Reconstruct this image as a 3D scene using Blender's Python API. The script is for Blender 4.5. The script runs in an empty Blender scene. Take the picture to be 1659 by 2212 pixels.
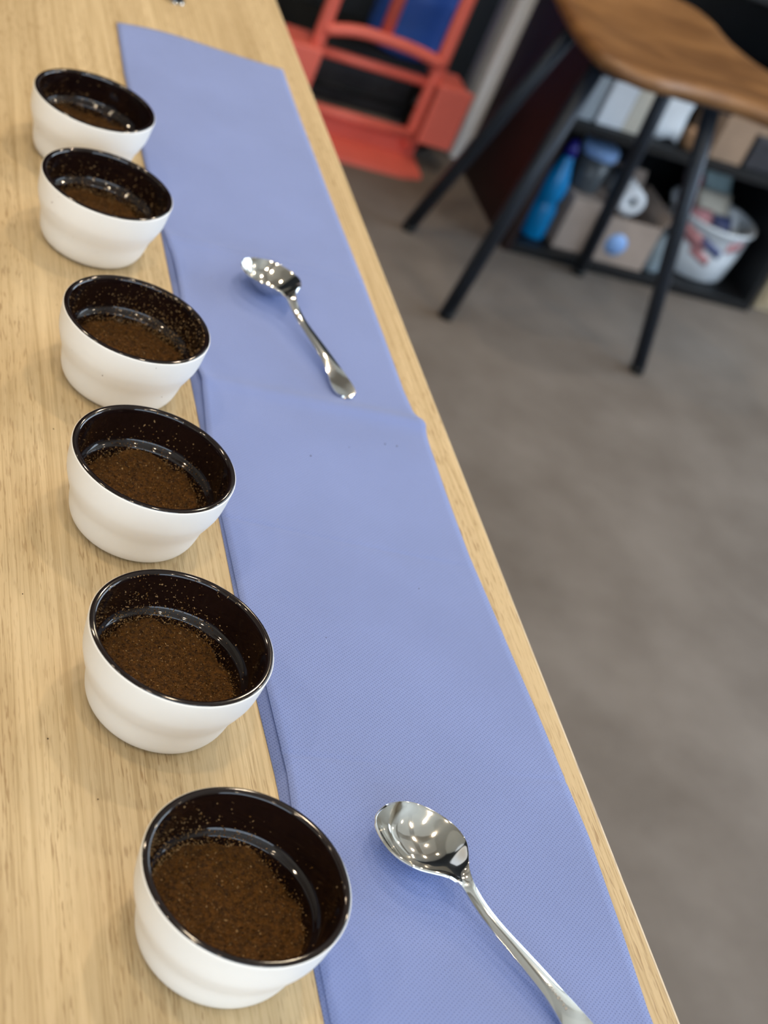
import bpy, bmesh, math, random
import numpy as np
from mathutils import Matrix, Vector

# ------------------------------------------------------------------ camera, world, lights, exposure
W, H, FPX = 1659, 2212, 3350.0
TABLE = 0.90                                   # table top height, metres
CAM_H, PITCH, ROLL, YAW = 0.55476, math.radians(33.580), math.radians(-26.454), math.radians(28.570)
scene = bpy.context.scene
C = scene.collection

cp, sp, cr, sr = math.cos(PITCH), math.sin(PITCH), math.cos(ROLL), math.sin(ROLL)
fwd = Vector((0, cp, -sp)); right = Vector((1, 0, 0)); down = fwd.cross(right)
r2 = cr * right + sr * down
d2 = -sr * right + cr * down
RZ = Matrix.Rotation(-YAW, 3, 'Z')
r2, d2, fw = RZ @ r2, RZ @ d2, RZ @ fwd
cam_data = bpy.data.cameras.new('camera')
cam = bpy.data.objects.new('camera', cam_data)
C.objects.link(cam)
up = -d2
bk = -fw
cam.matrix_world = Matrix(((r2.x, up.x, bk.x, 0), (r2.y, up.y, bk.y, 0), (r2.z, up.z, bk.z, TABLE + CAM_H), (0, 0, 0, 1)))
cam_data.sensor_fit = 'VERTICAL'
cam_data.sensor_height = 36.0
cam_data.sensor_width = 27.0
cam_data.lens = FPX / H * 36.0
cam_data.clip_start = 0.02
cam_data.dof.use_dof = True
cam_data.dof.focus_distance = 0.82
cam_data.dof.aperture_fstop = cam_data.lens / 6.4
scene.camera = cam

vs = scene.view_settings
vs.view_transform = 'Standard'
vs.look = 'None'
vs.gamma = 1.0
vs.use_curve_mapping = False
vs.exposure = 0.0
scene.cycles.use_denoising = True
scene.cycles.max_bounces = 8
scene.cycles.sample_clamp_indirect = 6.0

world = bpy.data.worlds.new('daylight_sky')
scene.world = world
world.use_nodes = True
bg = world.node_tree.nodes['Background']
bg.inputs['Color'].default_value = (0.62, 0.78, 1.0, 1)
bg.inputs['Strength'].default_value = 1.5

def area(name, loc, rot, sx, sy, power, col):
    l = bpy.data.lights.new(name, 'AREA')
    l.shape = 'RECTANGLE'; l.size = sx; l.size_y = sy; l.energy = power; l.color = col
    o = bpy.data.objects.new(name, l); C.objects.link(o)
    o.location = loc; o.rotation_euler = rot
    return o
# daylight entering through the two shop windows (behind the camera, and on the right)
area('daylight_window_behind', (0.0, -2.52, 1.75), (math.radians(90), 0, 0), 4.6, 2.1, 80, (0.72, 0.86, 1.0))
area('daylight_window_side', (4.12, 1.95, 1.75), (0, math.radians(90), 0), 2.1, 3.4, 100, (0.74, 0.87, 1.0))

# ------------------------------------------------------------------ materials
def mat(name, col, rough=0.5, metal=0.0, var=0.0, vscale=30.0, bump=0.0, bscale=200.0, coat=0.0, trans=0.0, ior=1.45, spec=0.5, alpha=None):
    m = bpy.data.materials.new(name); m.use_nodes = True
    nt = m.node_tree; b = nt.nodes['Principled BSDF']
    b.inputs['Roughness'].default_value = rough
    b.inputs['Metallic'].default_value = metal
    b.inputs['Coat Weight'].default_value = coat
    b.inputs['Coat Roughness'].default_value = 0.05
    b.inputs['Transmission Weight'].default_value = trans
    b.inputs['IOR'].default_value = ior
    b.inputs['Specular IOR Level'].default_value = spec
    tc = nt.nodes.new('ShaderNodeTexCoord')
    n = nt.nodes.new('ShaderNodeTexNoise'); n.inputs['Scale'].default_value = vscale; n.inputs['Detail'].default_value = 4
    nt.links.new(tc.outputs['Object'], n.inputs['Vector'])
    r = nt.nodes.new('ShaderNodeValToRGB')
    r.color_ramp.elements[0].position = 0.3; r.color_ramp.elements[1].position = 0.7
    r.color_ramp.elements[0].color = tuple(max(0, c * (1 - var)) for c in col[:3]) + (1,)
    r.color_ramp.elements[1].color = tuple(min(1, c * (1 + var)) for c in col[:3]) + (1,)
    nt.links.new(n.outputs['Fac'], r.inputs['Fac'])
    nt.links.new(r.outputs['Color'], b.inputs['Base Color'])
    if bump:
        n2 = nt.nodes.new('ShaderNodeTexNoise'); n2.inputs['Scale'].default_value = bscale; n2.inputs['Detail'].default_value = 3
        nt.links.new(tc.outputs['Object'], n2.inputs['Vector'])
        bp = nt.nodes.new('ShaderNodeBump'); bp.inputs['Strength'].default_value = bump; bp.inputs['Distance'].default_value = 0.002
        nt.links.new(n2.outputs['Fac'], bp.inputs['Height']); nt.links.new(bp.outputs['Normal'], b.inputs['Normal'])
    return m

def srgb(r, g, b):
    return tuple(((c / 255) / 12.92 if c / 255 <= 0.04045 else ((c / 255 + 0.055) / 1.055) ** 2.4) for c in (r, g, b))

def oak_material():
    m = bpy.data.materials.new('light_oak'); m.use_nodes = True
    nt = m.node_tree; N = nt.nodes; L = nt.links; b = N['Principled BSDF']
    tc = N.new('ShaderNodeTexCoord')
    def noise(sx, sy, scale, detail, rough=0.55, dist=0.0):
        mp = N.new('ShaderNodeMapping'); mp.inputs['Scale'].default_value = (sx, sy, 1)
        L.new(tc.outputs['Object'], mp.inputs['Vector'])
        n = N.new('ShaderNodeTexNoise'); n.inputs['Scale'].default_value = scale; n.inputs['Detail'].default_value = detail
        n.inputs['Roughness'].default_value = rough; n.inputs['Distortion'].default_value = dist
        L.new(mp.outputs['Vector'], n.inputs['Vector'])
        return n.outputs['Fac']
    def ramp(f, p0, c0, p1, c1):
        r = N.new('ShaderNodeValToRGB'); r.color_ramp.elements[0].position = p0; r.color_ramp.elements[1].position = p1
        r.color_ramp.elements[0].color = (*c0, 1); r.color_ramp.elements[1].color = (*c1, 1)
        L.new(f, r.inputs['Fac']); return r.outputs['Color']
    def mix(fac, a, bb, mode='MIX'):
        x = N.new('ShaderNodeMix'); x.data_type = 'RGBA'; x.blend_type = mode
        if isinstance(fac, float): x.inputs[0].default_value = fac
        else: L.new(fac, x.inputs[0])
        L.new(a, x.inputs[6])
        if isinstance(bb, tuple): x.inputs[7].default_value = (*bb, 1)
        else: L.new(bb, x.inputs[7])
        return x.outputs[2]
    base = ramp(noise(9, 0.55, 2.2, 3, 0.5, 0.6), 0.3, (0.55, 0.42, 0.245), 0.7, (0.66, 0.52, 0.315))
    band = ramp(noise(60, 1.3, 2.4, 4, 0.6, 0.8), 0.36, (0.88, 0.86, 0.82), 0.62, (1, 1, 1))
    col = mix(1.0, base, band, 'MULTIPLY')
    line = ramp(noise(150, 1.6, 2.6, 5, 0.65, 1.2), 0.40, (0.80, 0.77, 0.71), 0.52, (1, 1, 1))
    col = mix(1.0, col, line, 'MULTIPLY')
    # open pores: short dark dashes along the grain
    pore = ramp(noise(260, 20, 3.2, 2, 0.5, 0.3), 0.34, (1, 1, 1), 0.44, (0, 0, 0))
    pz = ramp(noise(26, 1.8, 2.0, 3, 0.55), 0.38, (0.15, 0.15, 0.15), 0.60, (1, 1, 1))
    pm = mix(1.0, pore, pz, 'MULTIPLY')
    sc_ = N.new('ShaderNodeMath'); sc_.operation = 'MULTIPLY'; sc_.inputs[1].default_value = 0.70
    L.new(pm, sc_.inputs[0])
    col = mix(sc_.outputs[0], col, (0.27, 0.165, 0.07))
    L.new(col, b.inputs['Base Color'])
    b.inputs['Roughness'].default_value = 0.46
    b.inputs['Specular IOR Level'].default_value = 0.35
    bp = N.new('ShaderNodeBump'); bp.inputs['Strength'].default_value = 0.25; bp.inputs['Distance'].default_value = 0.0004; bp.invert = True
    L.new(sc_.outputs[0], bp.inputs['Height']); L.new(bp.outputs['Normal'], b.inputs['Normal'])
    return m

def towel_material(name, col):
    m = bpy.data.materials.new(name); m.use_nodes = True
    nt = m.node_tree; N = nt.nodes; L = nt.links; b = N['Principled BSDF']
    tc = N.new('ShaderNodeTexCoord'); s = N.new('ShaderNodeSeparateXYZ')
    nz = N.new('ShaderNodeTexNoise'); nz.inputs['Scale'].default_value = 60
    L.new(tc.outputs['Object'], nz.inputs['Vector'])
    off = N.new('ShaderNodeVectorMath'); off.operation = 'MULTIPLY_ADD'; off.inputs[1].default_value = (0.0009,) * 3
    L.new(nz.outputs['Color'], off.inputs[0]); L.new(tc.outputs['Object'], off.inputs[2])
    L.new(off.outputs[0], s.inputs[0])
    def M(op, a, v=None):
        x = N.new('ShaderNodeMath'); x.operation = op
        for i, q in enumerate((a, v)):
            if q is None: continue
            if isinstance(q, (int, float)): x.inputs[i].default_value = q
            else: L.new(q, x.inputs[i])
        return x.outputs[0]
    sx = M('SINE', M('MULTIPLY', s.outputs['X'], 2 * math.pi / 0.0026))
    sy = M('SINE', M('MULTIPLY', s.outputs['Y'], 2 * math.pi / 0.0024))
    pr = M('MULTIPLY', sx, sy)
    dot = N.new('ShaderNodeMapRange'); dot.inputs['From Min'].default_value = 0.35; dot.inputs['From Max'].default_value = 0.95
    L.new(pr, dot.inputs['Value'])
    n2 = N.new('ShaderNodeTexNoise'); n2.inputs['Scale'].default_value = 9; n2.inputs['Detail'].default_value = 3
    L.new(tc.outputs['Object'], n2.inputs['Vector'])
    r = N.new('ShaderNodeValToRGB'); r.color_ramp.elements[0].position = 0.3; r.color_ramp.elements[1].position = 0.7
    r.color_ramp.elements[0].color = tuple(c * 0.94 for c in col) + (1,); r.color_ramp.elements[1].color = tuple(min(1, c * 1.05) for c in col) + (1,)
    L.new(n2.outputs['Fac'], r.inputs['Fac'])
    mx = N.new('ShaderNodeMix'); mx.data_type = 'RGBA'
    L.new(M('MULTIPLY', dot.outputs[0], 0.62), mx.inputs[0]); L.new(r.outputs['Color'], mx.inputs[6])
    mx.inputs[7].default_value = (col[0] * 0.45, col[1] * 0.5, col[2] * 0.68, 1)  # shade inside the embossed pits, painted into the colour as darker dots
    L.new(mx.outputs[2], b.inputs['Base Color'])
    b.inputs['Roughness'].default_value = 0.85
    b.inputs['Specular IOR Level'].default_value = 0.2
    b.inputs['Sheen Weight'].default_value = 0.15
    fine = N.new('ShaderNodeTexNoise'); fine.inputs['Scale'].default_value = 1800; fine.inputs['Detail'].default_value = 2
    L.new(tc.outputs['Object'], fine.inputs['Vector'])
    h = M('ADD', M('MULTIPLY', dot.outputs[0], -1.0), M('MULTIPLY', fine.outputs['Fac'], 0.6))
    bp = N.new('ShaderNodeBump'); bp.inputs['Strength'].default_value = 0.55; bp.inputs['Distance'].default_value = 0.0004
    L.new(h, bp.inputs['Height']); L.new(bp.outputs['Normal'], b.inputs['Normal'])
    return m

def concrete_material():
    m = bpy.data.materials.new('polished_concrete'); m.use_nodes = True
    nt = m.node_tree; N = nt.nodes; L = nt.links; b = N['Principled BSDF']
    tc = N.new('ShaderNodeTexCoord')
    a = N.new('ShaderNodeTexNoise'); a.inputs['Scale'].default_value = 3.5; a.inputs['Detail'].default_value = 7; a.inputs['Roughness'].default_value = 0.6
    L.new(tc.outputs['Object'], a.inputs['Vector'])
    r = N.new('ShaderNodeValToRGB')
    e = r.color_ramp.elements
    e[0].position = 0.25; e[0].color = (0.120, 0.100, 0.084, 1)
    e[1].position = 0.75; e[1].color = (0.213, 0.187, 0.166, 1)
    L.new(a.outputs['Fac'], r.inputs['Fac']); L.new(r.outputs['Color'], b.inputs['Base Color'])
    b.inputs['Roughness'].default_value = 0.6
    b.inputs['Specular IOR Level'].default_value = 0.12
    return m

def wood_material(name, c0, c1, axis_scale=(3, 30, 30), rough=0.4):
    m = bpy.data.materials.new(name); m.use_nodes = True
    nt = m.node_tree; N = nt.nodes; L = nt.links; b = N['Principled BSDF']
    tc = N.new('ShaderNodeTexCoord'); mp = N.new('ShaderNodeMapping'); mp.inputs['Scale'].default_value = axis_scale
    L.new(tc.outputs['Object'], mp.inputs['Vector'])
    n = N.new('ShaderNodeTexNoise'); n.inputs['Scale'].default_value = 1.2; n.inputs['Detail'].default_value = 5; n.inputs['Distortion'].default_value = 0.8
    L.new(mp.outputs['Vector'], n.inputs['Vector'])
    r = N.new('ShaderNodeValToRGB'); r.color_ramp.elements[0].position = 0.3; r.color_ramp.elements[1].position = 0.7
    r.color_ramp.elements[0].color = (*c0, 1); r.color_ramp.elements[1].color = (*c1, 1)
    L.new(n.outputs['Fac'], r.inputs['Fac']); L.new(r.outputs['Color'], b.inputs['Base Color'])
    b.inputs['Roughness'].default_value = rough
    return m

def emit(name, col, s):
    m = bpy.data.materials.new(name); m.use_nodes = True
    b = m.node_tree.nodes['Principled BSDF']
    b.inputs['Base Color'].default_value = (*col, 1)
    b.inputs['Emission Color'].default_value = (*col, 1); b.inputs['Emission Strength'].default_value = s
    return m

M_ = dict(
    oak=oak_material(),
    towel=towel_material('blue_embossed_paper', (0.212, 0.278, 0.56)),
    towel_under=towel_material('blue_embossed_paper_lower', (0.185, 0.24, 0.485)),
    concrete=concrete_material(),
    white_ceramic=mat('white_satin_ceramic', (0.86, 0.835, 0.78), 0.42, var=0.02, vscale=20, spec=0.4),
    brown_glaze=mat('dark_brown_glaze', (0.008, 0.0035, 0.003), 0.07, var=0.25, vscale=40, coat=0.3),
    grounds=mat('ground_coffee', (0.074, 0.029, 0.0025), 0.75, var=0.55, vscale=420, bump=0.8, bscale=900, spec=0.3),
    g_tan=mat('coffee_flake_tan', (0.30, 0.185, 0.08), 0.7, var=0.3, vscale=300, spec=0.3),
    g_mid=mat('coffee_flake_brown', (0.115, 0.050, 0.006), 0.7, var=0.4, vscale=300, spec=0.3),
    g_dark=mat('coffee_flake_dark', (0.030, 0.012, 0.004), 0.7, var=0.4, vscale=300, spec=0.3),
    steel=mat('polished_steel', (0.74, 0.73, 0.70), 0.085, 1.0, var=0.02, vscale=60),
    stamp=mat('engraved_steel', (0.38, 0.35, 0.32), 0.5, 0.9, var=0.1),
    red=mat('red_powder_coat', (0.80, 0.165, 0.125), 0.45, var=0.08, vscale=6),
    rubber=mat('black_rubber', (0.008, 0.009, 0.010), 0.7, var=0.2),
    black=mat('black_laminate', (0.006, 0.007, 0.009), 0.45, var=0.2, vscale=8),
    maroon=mat('dark_maroon_board', (0.014, 0.004, 0.004), 0.5, var=0.2, vscale=8),
    navy_metal=mat('dark_metal', (0.018, 0.025, 0.038), 0.38, 0.3, var=0.15, vscale=12),
    white_paint=mat('white_paint', (0.88, 0.90, 0.93), 0.4, var=0.03),
    grey_paint=mat('grey_paint', (0.25, 0.25, 0.25), 0.5, var=0.05),
    plaster=mat('cream_plaster', (0.77, 0.68, 0.54), 0.85, var=0.03, vscale=3),
    ceil=mat('ceiling_paint', (0.72, 0.68, 0.60), 0.9, var=0.03, vscale=3),
    panel=mat('acoustic_panel_cream', (0.88, 0.83, 0.72), 0.9, var=0.02, vscale=3),
    dark_wall=mat('charcoal_wall', (0.018, 0.020, 0.023), 0.7, var=0.2, vscale=3),
    blue_plastic=mat('blue_plastic', (0.05, 0.14, 0.55), 0.3, var=0.15, vscale=5),
    bottle_blue=mat('bright_blue_plastic', (0.0, 0.20, 0.50), 0.25, var=0.2, vscale=14),
    cap_blue=mat('navy_cap', (0.012, 0.01, 0.22), 0.35, var=0.1),
    pale_blue=mat('pale_blue_lid', (0.25, 0.43, 0.80), 0.4, var=0.05),
    grey_tub=mat('smoky_plastic', (0.07, 0.085, 0.10), 0.3, var=0.2, vscale=10),
    card=mat('cardboard', (0.31, 0.215, 0.15), 0.85, var=0.1, vscale=15),
    card_light=mat('pale_cardboard', (0.36, 0.29, 0.25), 0.85, var=0.1, vscale=15),
    paper_white=mat('white_paper', (0.68, 0.72, 0.78), 0.7, var=0.04),
    paper_cream=mat('cream_paper', (0.58, 0.55, 0.48), 0.7, var=0.04),
    paper_grey=mat('grey_card', (0.30, 0.34, 0.38), 0.7, var=0.06),
    bag=mat('white_plastic_film', (0.70, 0.77, 0.85), 0.35, var=0.15, vscale=12),
    clear=mat('clear_plastic', (0.28, 0.36, 0.42), 0.25, var=0.2, vscale=14),
    pk_red=mat('red_wrapper', (0.30, 0.03, 0.04), 0.4, var=0.2, vscale=20),
    pk_pink=mat('pink_wrapper', (0.48, 0.22, 0.24), 0.5, var=0.4, vscale=40),
    pk_navy=mat('navy_wrapper', (0.06, 0.08, 0.20), 0.4, var=0.3, vscale=30),
    pk_teal=mat('pale_teal_wrapper', (0.30, 0.42, 0.46), 0.4, var=0.2, vscale=20),
    dark_box=mat('dark_grey_card', (0.035, 0.036, 0.045), 0.5, var=0.15),
    tan_wood=wood_material('tan_wood', (0.26, 0.15, 0.08), (0.38, 0.23, 0.13)),
    slab=wood_material('walnut_slab', (0.14, 0.062, 0.022), (0.30, 0.145, 0.052), (4, 14, 14), 0.42),
    beige=mat('beige_board', (0.50, 0.42, 0.29), 0.6, var=0.05),
    bulb=emit('warm_bulb', (1.0, 0.72, 0.40), 40.0),
    pane=mat('window_glass', (1, 1, 1), 0.0, trans=1.0, ior=1.02),
)

# ------------------------------------------------------------------ mesh helpers (cm in, metres out; z is measured from the floor)
def link(name, me, m=None, parent=None, smooth=False):
    o = bpy.data.objects.new(name, me)
    C.objects.link(o)
    if m is not None and not me.materials:
        for q in (m if isinstance(m, (list, tuple)) else [m]): me.materials.append(M_[q] if isinstance(q, str) else q)
    if smooth:
        me.polygons.foreach_set('use_smooth', [True] * len(me.polygons))
    if parent is not None: o.parent = parent
    return o
def empty(name, loc):
    o = bpy.data.objects.new(name, None); C.objects.link(o)
    o.location = [c / 100 for c in loc]; o.empty_display_size = 0.05
    return o
def tag(o, label, cat=None, group=None, kind=None):
    o['label'] = label
    if cat: o['category'] = cat
    if group: o['group'] = group
    if kind: o['kind'] = kind
    return o
def from_bm(bm, name):
    me = bpy.data.meshes.new(name); bm.to_mesh(me); bm.free(); return me
def box_bm(bm, x0, x1, y0, y1, z0, z1, bev=0.0, seg=2, rot=None, piv=None):
    r = bmesh.ops.create_cube(bm, size=1.0)
    vs_ = r['verts']
    for v in vs_:
        v.co = Vector(((x0 + x1) / 2 + v.co.x * (x1 - x0), (y0 + y1) / 2 + v.co.y * (y1 - y0), (z0 + z1) / 2 + v.co.z * (z1 - z0))) / 100
    if bev:
        es = {e for v in vs_ for e in v.link_edges}
        g = bmesh.ops.bevel(bm, geom=list(es), offset=bev / 100, segments=seg, affect='EDGES', profile=0.5)
        vs_ = list({v for f in g['faces'] for v in f.verts} | {v for v in vs_ if v.is_valid})
    if rot:
        bmesh.ops.rotate(bm, verts=vs_, cent=Vector(piv) / 100, matrix=Matrix.Rotation(rot[1], 3, rot[0]))
    return vs_
def box(name, x0, x1, y0, y1, z0, z1, m, parent=None, bev=0.0, org=(0, 0, 0), rot=None, piv=None, seg=2):
    bm = bmesh.new()
    box_bm(bm, x0 - org[0], x1 - org[0], y0 - org[1], y1 - org[1], z0 - org[2], z1 - org[2], bev, seg, rot,
           None if piv is None else [piv[i] - org[i] for i in range(3)])
    me = from_bm(bm, name)
    return link(name, me, m, parent)
def crom(pts, n=6):
    """Catmull-Rom through the points"""
    P = [np.array(p, float) for p in pts]; P = [2 * P[0] - P[1]] + P + [2 * P[-1] - P[-2]]
    out = []
    for i in range(1, len(P) - 2):
        for k in range(n):
            t = k / n
            out.append(0.5 * (2 * P[i] + (P[i + 1] - P[i - 1]) * t + (2 * P[i - 1] - 5 * P[i] + 4 * P[i + 1] - P[i + 2]) * t * t + (3 * P[i] - P[i - 1] - 3 * P[i + 1] + P[i + 2]) * t ** 3))
    out.append(P[-2])
    return out
def lathe_mesh(name, prof, seg=96):
    """prof: (r, z) in cm from one end to the other; r=0 ends are closed to a point"""
    vs_, fs = [], []
    rings = []
    for r, z in prof:
        if r < 1e-4:
            rings.append([len(vs_)]); vs_.append((0, 0, z / 100))
        else:
            rings.append(list(range(len(vs_), len(vs_) + seg)))
            for k in range(seg):
                a = 2 * math.pi * k / seg; vs_.append((r * math.cos(a) / 100, r * math.sin(a) / 100, z / 100))
    for A, B in zip(rings, rings[1:]):
        for k in range(seg):
            k2 = (k + 1) % seg
            if len(A) == 1 and len(B) == 1: continue
            if len(A) == 1: fs.append((A[0], B[k2], B[k]))
            elif len(B) == 1: fs.append((A[k], A[k2], B[0]))
            else: fs.append((A[k], A[k2], B[k2], B[k]))
    me = bpy.data.meshes.new(name); me.from_pydata(vs_, [], fs); me.update()
    return me
def tube_mesh(name, pts, rad, seg=12, closed_caps=True):
    """a tube through 3-D points (cm); rad may be a list"""
    P = [Vector(p) / 100 for p in pts]; n = len(P)
    R_ = [r / 100 for r in (rad if isinstance(rad, (list, tuple)) else [rad] * n)]
    vs_, fs = [], []
    t0 = (P[1] - P[0]).normalized()
    ref = Vector((0, 0, 1)) if abs(t0.z) < 0.9 else Vector((1, 0, 0))
    nrm = t0.cross(ref).normalized()
    for i in range(n):
        t = (P[min(i + 1, n - 1)] - P[max(i - 1, 0)]).normalized()
        nrm = (nrm - t * nrm.dot(t)).normalized(); b = t.cross(nrm)
        for k in range(seg):
            a = 2 * math.pi * k / seg
            vs_.append(P[i] + (nrm * math.cos(a) + b * math.sin(a)) * R_[i])
    for i in range(n - 1):
        for k in range(seg):
            k2 = (k + 1) % seg
            fs.append((i * seg + k, i * seg + k2, (i + 1) * seg + k2, (i + 1) * seg + k))
    fs.append(tuple(range(seg - 1, -1, -1))); fs.append(tuple((n - 1) * seg + k for k in range(seg)))
    me = bpy.data.meshes.new(name); me.from_pydata([tuple(v) for v in vs_], [], fs); me.update()
    return me
def tube(name, pts, rad, m, parent=None, seg=12, org=(0, 0, 0)):
    return link(name, tube_mesh(name, [[p[i] - org[i] for i in range(3)] for p in pts], rad, seg), m, parent, True)
def lathe(name, prof, m, loc, parent=None, seg=48, rot=None):
    o = link(name, lathe_mesh(name, prof, seg), m, parent, True)
    o.location = [c / 100 for c in loc]
    if rot: o.rotation_euler = rot
    return o
T0 = TABLE * 100

# ------------------------------------------------------------------ the room
XL, XR, YB, YF, ZC = -280, 420, -260, 388, 300
def struct(o, label): return tag(o, label, None, None, 'structure')
struct(box('floor', XL - 10, XR + 10, YB - 10, YF + 10, -10, 0, 'concrete'), 'mottled grey brown polished concrete floor')
struct(box('ceiling', XL - 10, XR + 10, YB - 10, YF + 10, ZC, ZC + 10, 'ceil'), 'beige painted ceiling above the table')
struct(box('wall_far', XL, XR, YF, YF + 10, 0, ZC, 'dark_wall'), 'dark charcoal wall behind the red hand truck')
struct(box('wall_left', XL - 10, XL, YB, YF, 0, ZC, 'plaster'), 'cream plaster wall on the left')
# back wall with the big window (opening x -240..240, z 65..285)
bm = bmesh.new()
for a in ((XL, -240, 0, ZC), (240, XR, 0, ZC), (-240, 240, 0, 65), (-240, 240, 285, ZC)):
    box_bm(bm, a[0], a[1], YB - 10, YB, a[2], a[3])
struct(link('wall_back', from_bm(bm, 'wall_back'), 'plaster'), 'cream plaster wall with the large shop window')
bm = bmesh.new()
for a in ((YB, 20, 0, ZC), (370, YF, 0, ZC), (20, 370, 0, 65), (20, 370, 285, ZC)):
    box_bm(bm, XR, XR + 10, a[0], a[1], a[2], a[3])
struct(link('wall_right', from_bm(bm, 'wall_right'), 'plaster'), 'cream plaster wall with the side window')
def window(name, horizontal, a0, a1, c, n):
    root = empty(name, ((a0 + a1) / 2 if horizontal else c, c if horizontal else (a0 + a1) / 2, 65))
    struct(root, 'dark framed window letting in cool daylight')
    org = [v * 100 for v in root.location]
    def bar(nm, p0, p1, z0, z1, m='navy_metal', th=3):
        if horizontal: box(nm, p0, p1, c - th, c + th, z0, z1, m, root, 0, org)
        else: box(nm, c - th, c + th, p0, p1, z0, z1, m, root, 0, org)
    bar('window_rail', a0, a1, 65, 70); bar('window_rail', a0, a1, 280, 285)
    w = (a1 - a0) / n
    for k in range(n + 1):
        p = a0 + w * k
        bar('window_mullion', max(a0, p - 2.5), min(a1, p + 2.5), 70, 280)
    for k in range(n):
        bar('window_pane', a0 + w * k + 2.5, a0 + w * (k + 1) - 2.5, 70, 280, 'pane', 0.3)
window('window_1', True, -240, 240, YB - 5, 4)
window('window_2', False, 20, 370, XR + 5, 3)
# ceiling panels and lamps
for i, (x0, x1, y0, y1) in enumerate(((-150, -20, -110, 20), (20, 150, -110, 20), (-150, -20, 60, 190), (20, 150, 60, 190), (190, 320, -40, 90), (190, 320, 130, 260))):
    tag(box('ceiling_panel', x0, x1, y0, y1, 283, 288, 'panel', None, 1.0),
        ['cream acoustic panel hung from the ceiling by the back window, left one', 'cream acoustic panel hung from the ceiling by the back window, right one',
         'cream acoustic panel hung over the left wall side of the table', 'cream acoustic panel hung above the six bowls',
         'cream acoustic panel hung near the side window', 'cream acoustic panel hung above the wooden stool'][i], 'ceiling panel', 'cream acoustic ceiling panels')
LAMPS = [(-85, -60), (0, -45), (85, -60), (-60, 90), (0, 40), (60, 120), (-125, 30), (0, 200), (110, 215), (210, 150), (250, 30), (-120, 230), (128, 262)]  # the last lamp is an added one, there to brighten the hand truck
LN = ['behind the camera to the left', 'just behind the camera', 'behind the camera to the right', 'left of the row of bowls', 'above the nearest bowl', 'above the far end of the bowls',
      'over the left side of the table', 'above the far end of the table', 'over the aisle before the hand truck', 'above the wooden stool', 'near the side window', 'near the left wall at the far end', 'added to brighten the red hand truck']
for (x, y), w_ in zip(LAMPS, LN):
    lp = empty('ceiling_spotlight', (x, y, 262))
    tag(lp, 'small black ceiling spotlight with warm bulb ' + w_, 'ceiling lamp', 'warm ceiling spotlights')
    lathe('lamp_housing', [(0, 14), (2.5, 14), (3.6, 13), (3.8, 0), (3.4, 0), (3.2, 5), (0, 6)], 'black', (0, 0, 0), lp, 24)
    tube('lamp_stem', [(0, 0, 13), (0, 0, 37.8)], 0.5, 'black', lp, 8)
    lathe('bulb', [(0, 0.2), (1.6, 0.6), (2.4, 1.8), (2.0, 3.4), (0, 5)], 'bulb', (0, 0, 0), lp, 24)
    l = bpy.data.lights.new('spot_light', 'SPOT'); l.energy = 10.5 if y < 0 else (16 if y < 100 else (20 if x < 100 else 26)); l.color = (1.0, 0.80, 0.57); l.spot_size = math.radians(130); l.spot_blend = 0.6; l.shadow_soft_size = 0.04
    lo = bpy.data.objects.new('spot_light', l); C.objects.link(lo); lo.parent = lp; lo.location = (0, 0, -0.012)

# ------------------------------------------------------------------ the oak table
tb = empty('table', (8, 125, 0)); tag(tb, 'long light oak table carrying the bowls and the blue towel', 'table')
org = (8, 125, 0)
box('table_top', -32, 47.5, 5, 245, T0 - 4, T0, 'oak', tb, 0.25, org)
for x in (-27, 36.5):
    for y in (12, 232): box('leg', x, x + 6, y, y + 6, 0, T0 - 4, 'navy_metal', tb, 0.3, org)
box('apron', -25, 40, 14, 16, T0 - 12, T0 - 4, 'oak', tb, 0, org); box('apron', -25, 40, 234, 236, T0 - 12, T0 - 4, 'oak', tb, 0, org)

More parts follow.
